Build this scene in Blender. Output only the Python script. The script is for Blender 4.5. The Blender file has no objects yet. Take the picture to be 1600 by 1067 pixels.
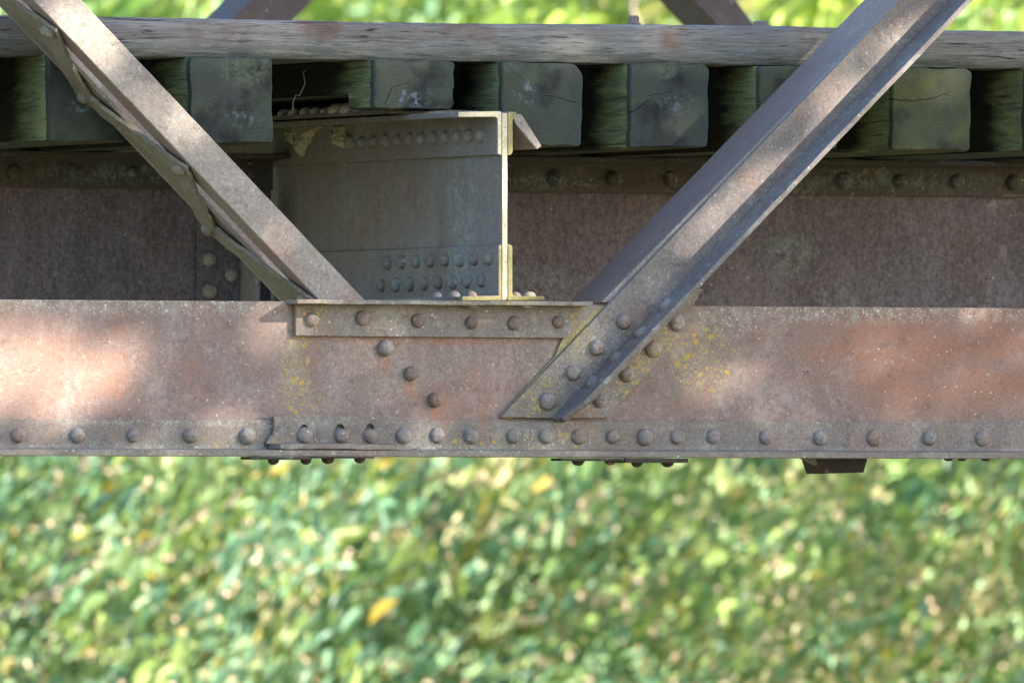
import bpy, bmesh, math, random
from mathutils import Vector, Matrix
import numpy as np
R = math.radians
random.seed(7); rng = np.random.default_rng(7)
sc = bpy.context.scene
COL = sc.collection

# ------------------------------------------------------------------ camera
S = 0.0014                       # metres per photo pixel at the chord
D = 40.0
TH, PITCH = R(25), math.atan(367 / (D / S))
FPX = D / S
FWD = Vector((math.sin(TH) * math.cos(PITCH), math.cos(TH) * math.cos(PITCH), math.sin(PITCH)))
RIGHT = Vector((math.cos(TH), -math.sin(TH), 0))
UP = RIGHT.cross(FWD)
CAM = -FWD * D
cd = bpy.data.cameras.new('camera'); cam = bpy.data.objects.new('camera', cd); COL.objects.link(cam)
cam.matrix_world = Matrix.Translation(CAM) @ Matrix((RIGHT, UP, -FWD)).transposed().to_4x4()
cd.sensor_width = 36; cd.lens = 36 * FPX / 1600
cd.clip_start = 1; cd.clip_end = 2000
cd.dof.use_dof = True; cd.dof.focus_distance = D + 0.15
cd.dof.aperture_fstop = cd.lens / 1000 / 0.078
sc.camera = cam

def ray(px, py):
    return FWD * FPX + RIGHT * (px - 800) + UP * (533.5 - py)
def P(px, py, Y=0.0):            # measured photo point -> point on the plane y = Y
    d = ray(px, py); return CAM + d * ((Y - CAM.y) / d.y)
def PX(px, py, X):               # measured photo point -> point on the plane x = X
    d = ray(px, py); return CAM + d * ((X - CAM.x) / d.x)

# ------------------------------------------------------------------ light
SUN = Vector((0.66, -0.62, 0.42)).normalized()
sl = bpy.data.lights.new('sun', 'SUN'); so = bpy.data.objects.new('sun', sl); COL.objects.link(so)
sl.energy = 5.0; sl.angle = R(0.53); sl.color = (1.0, 0.9, 0.76)
so.rotation_euler = SUN.to_track_quat('Z', 'Y').to_euler()
w = bpy.data.worlds.new('World'); sc.world = w; w.use_nodes = True
nt = w.node_tree; bg = nt.nodes['Background']; sky = nt.nodes.new('ShaderNodeTexSky')
sky.sky_type = 'NISHITA'; sky.sun_disc = False
sky.sun_elevation = math.asin(SUN.z); sky.sun_rotation = math.atan2(SUN.x, SUN.y)
sky.air_density = 1.0; sky.dust_density = .7; sky.ozone_density = 1.7
nt.links.new(sky.outputs[0], bg.inputs[0]); bg.inputs[1].default_value = 0.128
sc.view_settings.view_transform = 'Standard'; sc.view_settings.look = 'None'
sc.view_settings.exposure = 2.5; sc.view_settings.gamma = 1.0
sc.cycles.use_denoising = True
sc.cycles.max_bounces = 6; sc.cycles.diffuse_bounces = 3; sc.cycles.transmission_bounces = 3
sc.cycles.sample_clamp_indirect = 4

# ------------------------------------------------------------------ node helpers
def lin(h):
    h = h.lstrip('#'); o = []
    for i in (0, 2, 4):
        c = int(h[i:i+2], 16) / 255
        o.append(c / 12.92 if c <= .04045 else ((c + .055) / 1.055) ** 2.4)
    return (*o, 1)
class NT:
    def __init__(s, name):
        s.m = bpy.data.materials.new(name); s.m.use_nodes = True
        s.t = s.m.node_tree; s.b = s.t.nodes['Principled BSDF']; s.out = s.t.nodes['Material Output']
        s.pos = s.t.nodes.new('ShaderNodeNewGeometry').outputs['Position']
    def n(s, typ, **kw):
        x = s.t.nodes.new(typ)
        for k, v in kw.items(): setattr(x, k, v)
        return x
    def put(s, sock, v):
        if isinstance(v, bpy.types.NodeSocket): s.t.links.new(v, sock)
        else: sock.default_value = v
    def math(s, op, a, b=0.0, c=None, clamp=False):
        x = s.n('ShaderNodeMath', operation=op, use_clamp=clamp)
        s.put(x.inputs[0], a); s.put(x.inputs[1], b)
        if c is not None: s.put(x.inputs[2], c)
        return x.outputs[0]
    def vmath(s, op, a, b):
        x = s.n('ShaderNodeVectorMath', operation=op); s.put(x.inputs[0], a); s.put(x.inputs[1], b)
        return x.outputs['Value'] if op in ('DISTANCE', 'LENGTH', 'DOT_PRODUCT') else x.outputs[0]
    def noise(s, scale, detail=4, rough=.6, vec=None, stretch=None, dist=0):
        v = s.pos if vec is None else vec
        if stretch: v = s.vmath('MULTIPLY', v, stretch)
        x = s.n('ShaderNodeTexNoise'); s.put(x.inputs['Vector'], v)
        x.inputs['Scale'].default_value = scale; x.inputs['Detail'].default_value = detail
        x.inputs['Roughness'].default_value = rough; x.inputs['Distortion'].default_value = dist
        return x.outputs['Fac']
    def ss(s, v, a, b, lo=0.0, hi=1.0):
        x = s.n('ShaderNodeMapRange', interpolation_type='SMOOTHSTEP'); s.put(x.inputs[0], v)
        x.inputs[1].default_value = a; x.inputs[2].default_value = b
        x.inputs[3].default_value = lo; x.inputs[4].default_value = hi
        return x.outputs[0]
    def mix(s, f, a, b, mode='MIX'):
        x = s.n('ShaderNodeMix', data_type='RGBA', blend_type=mode); s.put(x.inputs[0], f)
        s.put(x.inputs[6], a); s.put(x.inputs[7], b); return x.outputs[2]
    def specks(s, scale, frac, size, off=(0, 0, 0)):     # mask of scattered round spots
        v = s.vmath('ADD', s.pos, off)
        v = s.vmath('ADD', v, s.wob())
        x = s.n('ShaderNodeTexVoronoi', feature='F1'); s.put(x.inputs['Vector'], v); x.inputs['Scale'].default_value = scale
        sep = s.n('ShaderNodeSeparateColor'); s.put(sep.inputs[0], x.outputs['Color'])
        keep = s.math('LESS_THAN', sep.outputs[0], frac)
        rad = s.math('MULTIPLY_ADD', sep.outputs[1], size * .8, size * .2)
        dm = s.math('SUBTRACT', rad, x.outputs['Distance'])
        return s.math('MULTIPLY', s.ss(dm, -.04, .10), keep)
    def wob(s):
        if not hasattr(s, '_w'):
            x = s.n('ShaderNodeTexNoise'); s.put(x.inputs['Vector'], s.pos); x.inputs['Scale'].default_value = 260
            a = s.vmath('SUBTRACT', x.outputs['Color'], (.5, .5, .5)); s._w = s.vmath('MULTIPLY', a, (.007, .007, .007))
        return s._w
    def blobs(s, lst):                                    # where a growth sits: soft ellipsoids in the place
        tot = None
        for c, r, k in lst:
            a = s.vmath('SUBTRACT', s.pos, tuple(c)); a = s.vmath('DIVIDE', a, tuple(r))
            l = s.n('ShaderNodeVectorMath', operation='LENGTH'); s.put(l.inputs[0], a)
            v = s.ss(l.outputs['Value'], 1.0, .3, 0, k)
            tot = v if tot is None else s.math('MAXIMUM', tot, v)
        return tot
    def fin(s, col, rough=.8, bump=None, bs=.3, bd=.002, spec=.3):
        s.put(s.b.inputs['Base Color'], col); s.put(s.b.inputs['Roughness'], rough)
        s.b.inputs['Specular IOR Level'].default_value = spec
        if bump is not None:
            b = s.n('ShaderNodeBump'); b.inputs['Strength'].default_value = bs; b.inputs['Distance'].default_value = bd
            s.put(b.inputs['Height'], bump); s.put(s.b.inputs['Normal'], b.outputs[0])
        return s.m

def steel(name, base, rust, pale, rust_lo=.5, rust_hi=.75, pale_amt=.5, white=.10, wblobs=None, wk=.5,
          yblobs=None, streak=0.0, grain=.35, teal=None, teal_lo=.58, bright=1.0, moss=None, rblobs=None, mottle=0, tblobs=None, flake=.35):
    bright *= .64
    t = NT(name)
    big = t.noise(5.0, 6, .62); mid = t.noise(22, 5, .65); fine = t.noise(420, 3, .7); fine2 = t.noise(150, 3, .6)
    c = t.mix(t.ss(t.math('ADD', t.math('MULTIPLY', big, .7), t.math('MULTIPLY', mid, .3)), rust_lo, rust_hi), lin(base), lin(rust))
    pm = t.ss(t.math('ADD', t.math('MULTIPLY', t.noise(9, 5, .6, stretch=(1, 1, .6)), .6), t.math('MULTIPLY', t.noise(70, 4, .7), .4)), .46, .66, 0, pale_amt)
    c = t.mix(pm, c, lin(pale))
    if rblobs:
        rb = t.math('MULTIPLY', t.blobs(rblobs), t.ss(t.noise(7, 6, .68, stretch=(.5, 1, 1.5)), .30, .58)); c = t.mix(rb, c, lin(rust))
    if streak:
        st = t.noise(28, 5, .7, stretch=(1, 1, .12), dist=.6); c = t.mix(t.ss(st, .4, .7, 0, streak), c, lin(pale))
        st2 = t.noise(16, 5, .7, stretch=(1.3, 1.3, .10), dist=.5); c = t.mix(t.ss(st2, .5, .75, 0, streak), c, lin('#4c4240'))
    if teal:
        c = t.mix(t.ss(t.math('ADD', t.math('MULTIPLY', t.noise(14, 5, .7), .55), t.math('MULTIPLY', fine2, .45)), teal_lo, teal_lo + .1, 0, .75), c, lin(teal))
    if tblobs:
        tm = t.math('MULTIPLY', t.blobs(tblobs), t.ss(t.math('ADD', t.math('MULTIPLY', t.noise(30, 5, .7), .5), t.math('MULTIPLY', t.noise(110, 3, .7), .5)), .46, .58)); c = t.mix(tm, c, lin('#7d9690'))
    if mottle:
        mt = t.noise(85, 4, .7, stretch=(1, 1, .8)); c = t.mix(t.ss(mt, .47, .66, 0, mottle), c, lin(pale)); c = t.mix(t.ss(t.noise(95, 4, .7, stretch=(1, 1, .5)), .5, .64, 0, mottle), c, lin('#2c2526'))
    # flaked scale: patches with a hard torn edge, and drip streaks
    fl = t.noise(26, 9, .72, vec=t.vmath('ADD', t.pos, (3, 3, 3)), stretch=(.8, 1, 1.2)); flm = t.ss(fl, .585, .60)
    c = t.mix(t.math('MULTIPLY', flm, flake), c, lin('#5b4c47'))
    fl2 = t.noise(19, 9, .74, vec=t.vmath('ADD', t.pos, (8, 2, 5))); c = t.mix(t.ss(fl2, .60, .615, 0, flake * .8), c, lin('#b5aaa3'))
    dr_ = t.noise(34, 4, .65, stretch=(1, 1, .09), dist=.4); c = t.mix(t.ss(dr_, .56, .70, 0, flake * .8), c, lin(rust))
    g = t.math('ADD', t.math('MULTIPLY', fine, .65), t.math('MULTIPLY', fine2, .35))
    gv = t.ss(g, .3, .7, 1 - grain, 1 + grain)
    vm = t.n('ShaderNodeVectorMath', operation='SCALE'); t.put(vm.inputs[0], c); t.put(vm.inputs[3], t.math('MULTIPLY', gv, bright))
    c = vm.outputs[0]
    # orange grains of fresh rust
    c = t.mix(t.math('MULTIPLY', t.ss(t.noise(260, 2, .5), .6, .72), t.ss(big, .45, .62, 0, .45)), c, lin('#94654c'))
    # pale crust lichen: fine specks everywhere, thick where it sits
    wm = t.math('MULTIPLY', t.specks(130, white, .34), .6)
    if wblobs:
        wb = t.blobs(wblobs)
        wm = t.math('MAXIMUM', wm, t.math('MULTIPLY', t.math('MAXIMUM', t.specks(110, .14, .36, (3, 1, 2)), t.specks(240, .35, .5, (9, 1, 2))), t.math('MULTIPLY', wb, .75)))
        dusty = t.math('MULTIPLY', wb, t.ss(t.noise(45, 4, .7), .42, .65, 0, wk)); c = t.mix(dusty, c, lin('#87857a'))
    c = t.mix(wm, c, lin('#b3b1a4'))
    if yblobs:
        yb = t.blobs(yblobs)
        ym = t.math('MAXIMUM', t.math('MAXIMUM', t.specks(75, .5, .45, (5, 5, 5)), t.specks(190, .5, .5, (1, 7, 5))), t.specks(48, .22, .42, (2, 9, 4)))
        ym = t.math('MULTIPLY', ym, t.ss(t.math('ADD', yb, t.math('MULTIPLY', t.noise(30, 3), .8)), .70, 1.05))
        c = t.mix(t.math('MULTIPLY', yb, t.ss(t.noise(60, 4, .7), .4, .7, 0, .5)), c, lin('#6c6a48'))
        c = t.mix(ym, c, t.mix(t.ss(t.noise(40, 1), .4, .6), lin('#96783e'), lin('#827d48')))
    if moss:
        c = t.mix(t.ss(t.math('ADD', t.math('MULTIPLY', t.noise(18, 5, .7), .6), t.math('MULTIPLY', fine2, .4)), .42, .60, 0, .7), c, lin(moss))
    bump = t.math('ADD', g, t.math('MULTIPLY', mid, .8)); bump = t.math('SUBTRACT', bump, t.math('MULTIPLY', flm, .5))
    return t.fin(c, .78, bump, .35, .0025, .25)

def X0(px, py, Y=0): return tuple(P(px, py, Y))
WH = lambda px, py, rx, rz, k=1.0, Y=0: (X0(px, py, Y), (rx * .0015, .12, rz * .0014), k)

M_chord = steel('weathered_chord_steel', '#87756f', '#99705f', '#ada09c', .52, .70, .6, .03, grain=.24, bright=.94, flake=.3,
    wblobs=[WH(200, 474, 420, 24), WH(1350, 488, 420, 24), WH(300, 708, 420, 16), WH(690, 540, 330, 120, .3), WH(1130, 500, 130, 40, .7)],
    yblobs=[WH(462, 580, 34, 120, 1.0), WH(500, 640, 40, 50, .5), WH(1100, 560, 90, 95, .75), WH(860, 610, 70, 70, .6)],
    rblobs=[WH(60, 570, 260, 110, .45), WH(1480, 560, 380, 125, 1.0), WH(1230, 560, 110, 90, .4), WH(760, 620, 160, 50, .3), WH(680, 533, 240, 10, .8), WH(1540, 520, 180, 60, .9), WH(602, 566, 13, 22, .9), WH(641, 606, 12, 24, .9), WH(679, 645, 14, 22, .9)])
M_chord_red = M_chord
M_angle = steel('chord_angle_steel', '#7b726d', '#8d7468', '#a09a92', .5, .68, .6, .14, bright=1.0, flake=.3,
    wblobs=[WH(250, 708, 520, 22), WH(720, 706, 300, 18), WH(1300, 714, 500, 6, .6), WH(850, 685, 120, 30, .8), WH(330, 660, 420, 8, .6), WH(760, 474, 330, 9, 1.0, -.05)],
    yblobs=[WH(350, 695, 220, 30, .45), WH(760, 690, 150, 35, .6), WH(900, 690, 200, 35, .5), WH(560, 705, 170, 12, .7), WH(770, 476, 160, 10, .9, -.05), WH(480, 485, 45, 40, .7), WH(900, 500, 40, 60, .6)])
M_diag = steel('diagonal_steel', bright=1.1, base='#8a807a', rust='#96756a', pale='#aca298', rust_lo=.52, rust_hi=.7, pale_amt=.55, white=.06,
    wblobs=[WH(230, 180, 300, 330, .25), WH(500, 410, 90, 110, .55), WH(1320, 190, 220, 260, .3)],
    yblobs=[WH(510, 400, 60, 120, .35), WH(1370, 110, 60, 60, .4), WH(860, 600, 90, 90, .9), WH(960, 520, 60, 60, .5)])
M_foot = steel('lichen_spotted_foot_steel', '#7d7470', '#8c7163', '#99928a',   .5, .7, .5, .07,
    wblobs=[WH(940, 560, 140, 130, .45)],
    yblobs=[WH(830, 620, 70, 55, .95), WH(900, 535, 60, 60, .7), WH(1030, 560, 70, 100, .8), WH(1000, 600, 80, 60, .6), WH(1350, 110, 90, 110, .3)])
M_stem = steel('dark_blue_grey_steel', '#656060', '#6f605a', '#85888a', .52, .7, .5, .08, bright=1.25,
    wblobs=[WH(1200, 320, 420, 430, .5)], teal='#6f8780', teal_lo=.56)
M_purple = steel('purple_grey_steel', '#756763', '#7a5f59', '#877d7c', .5, .72, .3, .04, grain=.2, bright=1.3, flake=.2)
M_far = steel('far_truss_steel', '#625759', '#6b5450', '#77706f', .5, .72, .3, .03, grain=.2, bright=.72, flake=.2)
M_moss = steel('mossy_lacing_steel', '#776f68', '#7e6f62', '#98958a', .5, .7, .5, .10, moss='#605d49',
    yblobs=[WH(250, 240, 300, 300, .22)])
M_floor = steel('floor_beam_steel', bright=1.9, flake=.12, base='#66605d', rust='#655652', pale='#6f7878', rust_lo=.5, rust_hi=.7, pale_amt=.35, white=.02, streak=.25, tblobs=[WH(700, 340, 220, 240, .28, .2), WH(680, 430, 170, 70, .4, .2)])
M_flcap = steel('lichen_flange_steel', '#7e7a76', '#857a74', '#9a9a94', .5, .7, .6, .2,
    wblobs=[WH(760, 180, 90, 14, .9), WH(560, 180, 200, 22, .5)], yblobs=[WH(775, 178, 50, 14, .8)])
M_cap = steel('pale_flange_rivets', '#95918f', '#948a84', '#b0aeaa', .5, .7, .6, .1, bright=1.9)
M_end = steel('lichen_crusted_cut_end', '#c9c0a6', '#c2aa80', '#ded8c2', .5, .7, .7, .3, bright=.88, flake=.5,
    wblobs=[WH(785, 215, 40, 60, .8)], yblobs=[WH(800, 225, 22, 40, 1.0), WH(795, 420, 26, 55, .9)])
M_yel = steel('yellow_lichen_end', '#9a8f62', '#a08a58', '#b5ad88', bright=.9, rust_lo=.5, rust_hi=.7, pale_amt=.6, white=.1, yblobs=[WH(795, 215, 40, 70, 1.1), WH(795, 425, 40, 90, 1.2), WH(820, 466, 60, 12, 1)]) 
M_string = steel('dark_stringer_steel', '#5c5359', '#6a5450', '#8a828c', .52, .72, .45, .008, streak=.25, grain=.5, bright=.86, flake=.22, mottle=.36, tblobs=[WH(1230, 400, 60, 50, .6, 1.2), WH(840, 440, 90, 40, .4, 1.2)])
M_sflange = steel('stringer_flange_steel', '#4f4640', '#5a4a3c', '#5f6a62', .5, .7, .4, .02, grain=.45, bright=.75, teal='#60706a', teal_lo=.55, mottle=.3, tblobs=[WH(180, 272, 170, 22, .7, 1.18), WH(850, 285, 110, 18, .6, 1.18), WH(1380, 282, 260, 22, .5, 1.18)])
M_dark = steel('dark_strut_steel', '#3a3332', '#453733', '#4a4444', .5, .7, .3, .02)
M_rivet = steel('rivet_steel', '#77706e', '#85695c', '#98928c', .45, .68, .6, .12, bright=1.3,
    yblobs=[WH(330, 690, 420, 22, .5), WH(880, 690, 260, 22, .5), WH(1000, 590, 60, 100, .8)])
M_rivet_rust = steel('rusty_rivet_steel', '#786a66', '#86685b', '#8f8b86', .42, .6, .35, .12)
M_rivet_dark = steel('dark_rivet_steel', bright=1.9, base='#5f5b57', rust='#625450', pale='#77807c', rust_lo=.5, rust_hi=.7, pale_amt=.5, white=.02, teal='#75847f', teal_lo=.56)

# ------------------------------------------------------------------ object helpers
def thing(name, loc, label, cat, group=None):
    o = bpy.data.objects.new(name, None); COL.objects.link(o); o.location = loc; o.empty_display_size = .05
    o['label'] = label; o['category'] = cat
    if group: o['group'] = group
    return o
def link(name, me, mats, parent=None, loc=None, smooth=False, bevel=0):
    for m in (mats if isinstance(mats, (list, tuple)) else [mats]):
        if m.name not in me.materials: me.materials.append(m)
    if smooth:
        me.polygons.foreach_set('use_smooth', [True] * len(me.polygons))
    o = bpy.data.objects.new(name, me); COL.objects.link(o)
    if parent: o.parent = parent
    if loc is not None: o.location = loc
    if bevel:
        b = o.modifiers.new('bevel', 'BEVEL'); b.width = bevel; b.segments = 2; b.limit_method = 'ANGLE'; b.angle_limit = R(35)
    return o
def mesh_from(name, verts, faces, org):
    me = bpy.data.meshes.new(name)
    me.from_pydata([tuple(Vector(v) - org) for v in verts], [], faces)
    bm = bmesh.new(); bm.from_mesh(me); bmesh.ops.recalc_face_normals(bm, faces=bm.faces); bm.to_mesh(me); bm.free()
    return me
def extr(name, pts, vec, mat, parent, bevel=.0015, rough=0.0):
    """flat polygon (world points) pushed along vec; rough > 0 wears its outline"""
    pts = [Vector(p) for p in pts]; vec = Vector(vec)
    if rough:
        out = []
        for i, p in enumerate(pts):
            q = pts[(i + 1) % len(pts)]; L = (q - p).length; n = max(1, int(L / .03))
            ed = (q - p).normalized(); nn = ed.cross(vec).normalized()
            for k in range(n):
                j = 0 if k == 0 else random.uniform(-rough, rough)
                out.append(p.lerp(q, k / n) + nn * j)
        pts = out
    n = len(pts); v = pts + [p + vec for p in pts]
    f = [list(range(n)), list(range(2 * n - 1, n - 1, -1))] + [[i, (i + 1) % n, n + (i + 1) % n, n + i] for i in range(n)]
    org = parent.location if parent else Vector((0, 0, 0))
    return link(name, mesh_from(name, v, f, org), mat, parent, bevel=bevel)
def plate(name, px, Y, t, mat, parent, bevel=.0015, rough=0.0):
    return extr(name, [P(x, y, Y) for x, y in px], (0, t, 0), mat, parent, bevel, rough)
def profile_x(name, prof, x0, x1, mat, parent, bevel=.002, segs=1, jit=0):
    """(y,z) outline run along X"""
    n = len(prof); v = []; f = []
    for s in range(segs + 1):
        x = x0 + (x1 - x0) * s / segs
        dz = random.uniform(-jit, jit) if 0 < s < segs else 0
        v += [Vector((x, y, z + dz)) for y, z in prof]
    for s in range(segs):
        for i in range(n):
            a, b = s * n + i, s * n + (i + 1) % n; f.append([a, b, b + n, a + n])
    f += [list(range(n)), list(range(len(v) - 1, len(v) - n - 1, -1))]
    return link(name, mesh_from(name, v, f, parent.location), mat, parent, bevel=bevel)
def lathe(name, prof, seg=20):
    v = [(0, 0, prof[0][1])] if prof[0][0] == 0 else []
    v = []; f = []
    for r, z in prof:
        for k in range(seg):
            a = 2 * math.pi * k / seg; v.append((r * math.cos(a), r * math.sin(a), z))
    for i in range(len(prof) - 1):
        for k in range(seg):
            a, b = i * seg + k, i * seg + (k + 1) % seg; f.append([a, b, b + seg, a + seg])
    f.append(list(range((len(prof) - 1) * seg, len(prof) * seg)))
    me = bpy.data.meshes.new(name); me.from_pydata(v, [], f); return me
RIV = []
for k in range(4):              # four slightly different driven heads
    r, h = .0170 * (1 + .08 * (k - 1.5) / 1.5), .0115 + .0018 * (k % 2)
    prof = [(r * 1.02, -.002), (r, .0015)] + [(r * math.cos(a) ** (.9), .0015 + h * math.sin(a)) for a in [R(x) for x in (14, 28, 42, 56, 68, 78, 86)]]
    me = lathe('rivet', prof)
    for vv in me.vertices:
        if vv.co.z > .002: vv.co.x += random.uniform(-.0010, .0010); vv.co.y += random.uniform(-.0008, .0008); vv.co.z += random.uniform(-.0009, .0007)
    RIV.append(me)
RM = {}
def rivet(parent, loc, normal, mat=None, scale=1.0, flat=1.0):
    mat = mat or M_rivet; k = random.randrange(4)
    key = (k, mat.name)
    if key not in RM:
        me = RIV[k].copy(); me.name = 'rivet'; me.materials.append(mat)
        me.polygons.foreach_set('use_smooth', [True] * len(me.polygons)); RM[key] = me
    o = bpy.data.objects.new('rivet', RM[key]); COL.objects.link(o); o.parent = parent
    q = Vector(normal).to_track_quat('Z', 'Y')
    o.rotation_euler = (q @ Matrix.Rotation(random.uniform(0, 6), 3, 'Z').to_quaternion()).to_euler()
    o.scale = (scale, scale, scale * flat); o.location = Vector(loc) - parent.location
    return o
NY = Vector((0, -1, 0))

# ------------------------------------------------------------------ bottom chord
zb = P(800, 714, -.085).z                       # underside of the chord
ch = thing('bottom_chord', (0, 0, zb), 'rust brown riveted bottom chord running across the photo under the diagonals', 'bridge chord')
plate('web_plate', [(-60, 467.6), (455, 471), (1085.6, 478.2), (1660, 482), (1660, 706), (1085.6, 705), (-60, 702)], -.0015, .0135, M_chord, ch, .0008)
z = lambda py, Y=0: P(800, py, Y).z
xl, xr = P(-90, 700).x, P(1690, 700).x
profile_x('flange_angle', [(-.013, z(657.5)), (-.001, z(657.5)), (-.001, zb), (-.085, zb), (-.085, z(704, -.085)), (-.017, z(703)), (-.013, z(700))], xl, xr, M_angle, ch, .002, 60, .0003)
# splice angle with three slotted holes
def plate_holes(name, px, holes, Y, t, mat, parent):
    bm = bmesh.new(); org = parent.location
    def loop(pts):
        vs = [bm.verts.new(p - org) for p in pts]
        return [bm.edges.new((vs[i], vs[(i + 1) % len(vs)])) for i in range(len(vs))]
    es = loop([P(x, y, Y) for x, y in px])
    for (cx, cy, rx, ry) in holes:
        es += loop([P(cx + rx * math.cos(a), cy + ry * math.sin(a), Y) for a in [2 * math.pi * k / 18 for k in range(18)]])
    r = bmesh.ops.triangle_fill(bm, edges=es, use_beauty=True)
    fs = [g for g in r['geom'] if isinstance(g, bmesh.types.BMFace)]
    e = bmesh.ops.extrude_face_region(bm, geom=fs)
    bmesh.ops.translate(bm, vec=(0, t, 0), verts=[g for g in e['geom'] if isinstance(g, bmesh.types.BMVert)])
    bmesh.ops.recalc_face_normals(bm, faces=bm.faces)
    me = bpy.data.meshes.new(name); bm.to_mesh(me); bm.free()
    return link(name, me, mat, parent)
plate_holes('splice_angle', [(428, 651), (470, 648.5), (560, 650), (608, 652), (608, 695), (520, 693), (416, 693), (421, 683), (427, 678), (429, 665)],
            [(475, 672, 7.2, 9), (531, 671, 7.5, 9), (578, 671, 7.2, 9.5)], -.026, .0125, M_angle, ch)
lz = [(-.088, z(694.5, -.088)), (-.026, z(693.5, -.026)), (-.026, z(702.8, -.026)), (-.088, z(702.8, -.088))]
profile_x('splice_ledge', lz, P(420, 700, -.026).x, P(610, 700, -.05).x, M_angle, ch, .002, 12, .0012)
for a, b, y0, y1 in ((392, 487, 714.6, 719), (489, 585, 714.4, 716.5), (877, 975, 715.2, 719.5), (977, 1076, 715, 722)):
    profile_x('cover_plate', [(-.09, z(y0, -.09)), (-.035, z(y0, -.09)), (-.035, z(y1, -.09)), (-.09, z(y1, -.09))], P(a, 715, -.09).x, P(b, 715, -.09).x, M_dark, ch, .001)
for px, py in ((427, 718.5), (478, 718.5), (512, 716.3), (562, 716.3), (903, 719), (953, 719), (995, 721.5), (1043, 721.5)):
    rivet(ch, P(px, py, -.06), (0, 0, -1), M_dark, .78, 1.0)
for px in (1482, 1503, 1540):
    rivet(ch, P(px, 717, -.05), (0, 0, -1), M_dark, .6, .5)
# shelf angle
zs = z(470.5, -.05)
plate('shelf_angle', [(462, 474), (934, 479), (886, 528.5), (462, 525)], -.016, .0115, M_angle, ch, .002)
profile_x('shelf_ledge', [(-.062, zs), (.0, zs), (.0, z(478, -.016)), (-.062, z(477.2, -.062))], P(451, 475, -.016).x, P(927, 475, -.062).x, M_angle, ch, .0018, 24, .0008)
# chord rivets
for px, py in ((28, 680), (120, 680), (208, 680), (297, 680), (386, 681), (630, 681), (683, 680), (736, 681), (802, 681), (853, 681),
               (904, 682), (957, 682), (1007, 683), (1058, 682), (1114, 682), (1196, 683), (1281, 684), (1366, 684), (1452, 684), (1534, 685), (-60, 680), (1620, 685)):
    rivet(ch, P(px, py, -.013), NY, M_rivet, random.uniform(.97, 1.05), random.uniform(.9, 1.1))
for px, py in ((476, 680), (533, 681), (578, 681)):
    rivet(ch, P(px, py, -.026), NY, M_rivet, .98, 1.05)
for px, py in ((548, 694), (652, 703)):
    rivet(ch, P(px, py, -.06), (0, 0, 1), M_rivet, .6, .5)
for px, py in ((487, 499), (566, 497), (653, 501), (736, 504), (803, 505), (872, 503)):
    rivet(ch, P(px, py, -.016), NY, M_rivet_rust if px > 490 else M_rivet, random.uniform(.8, .95), 1.05)
for px, py in ((602, 544), (641, 584), (679, 625)):
    rivet(ch, P(px, py, -.004), NY, M_rivet_rust if px > 610 else M_rivet, 1.0, 1.25)
for px in (738, 822):
    rivet(ch, P(px, 478.6, -.04), (0, 0, -1), M_rivet, .75, .5)

# ------------------------------------------------------------------ left diagonal (two angles laced together)
def lineL(y, off=0): return (52 + .953 * y + off, y)
def lineLr(y): return (126 + .947 * y, y)
dl = thing('diagonal_brace', P(540, 470, .1), 'laced diagonal of two rusty angles with mossy lacing bars, upper left to centre', 'bridge diagonal', 'near truss diagonals')
Yn = .03
flat = [lineL(-80), lineLr(-80), lineLr(560), lineL(560)]
plate('front_angle', flat, Yn, .011, M_diag, dl, .002, .0004)
e1 = (P(*lineL(560), Yn) - P(*lineL(-80), Yn)).normalized()       # along the member, downwards
nrm = Vector((0, 1, 0)).cross(e1).normalized()
if nrm.x > 0: nrm = -nrm                                          # lower-left side
A0 = P(*lineL(-80), Yn); A1 = P(*lineL(560), Yn)
def side(s_y, Y, off=0):                                           # point on the lower-left side plane
    p = P(*lineL(s_y), Yn); return Vector((p.x, Y, p.z)) + nrm * off
extr('front_angle_leg', [side(-80, .0415), side(560, .0415), side(560, .088), side(-80, .088)], -nrm * .01, M_purple, dl, .001)
bp = [P(x, y, Yn) for x, y in flat]
extr('rear_angle', [Vector((p.x, .226, p.z)) for p in bp], (0, .01, 0), M_diag, dl, .0015)
extr('rear_angle_leg', [side(-80, .15), side(560, .15), side(560, .2255), side(-80, .2255)], -nrm * .01, M_moss, dl, .0015)
def wavybar(a, b, width, name='lacing_bar'):
    """flat bar on the side plane from a=(s,Y) to b=(s,Y), edges bulged by pack rust"""
    A, B = side(*a, .002), side(*b, .002); d = (B - A); L = d.length; d.normalize(); wv = nrm.cross(d).normalized()
    A = A - d * .018; B = B + d * .018; L += .036
    n = 18; v = []; f = []
    for i in range(n + 1):
        u = i / n; bow = math.sin(math.pi * u) * .005 + random.uniform(-.0014, .0014)
        c = A + d * (L * u) + nrm * bow
        hw = width / 2 + random.uniform(-.0018, .0018)
        v += [c - wv * hw, c + wv * hw, c + wv * hw + nrm * .009, c - wv * hw + nrm * .009]
    for i in range(n):
        for k in range(4):
            a_, b_ = i * 4 + k, i * 4 + (k + 1) % 4; f.append([a_, b_, b_ + 4, a_ + 4])
    f += [[0, 1, 2, 3], [n * 4 + 3, n * 4 + 2, n * 4 + 1, n * 4]]
    return link(name, mesh_from(name, v, f, dl.location), M_moss, dl, bevel=.0015)
near, far = .068, .212
knots = [(-65, far), (42, near), (143, far), (257, near), (349, far), (463, near), (560, far)]
for i in range(len(knots) - 1): wavybar(knots[i], knots[i + 1], .052)
for s, Y in knots:
    rivet(dl, side(s, Y, .011), nrm, M_moss, 1.0, 1.1)

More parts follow.
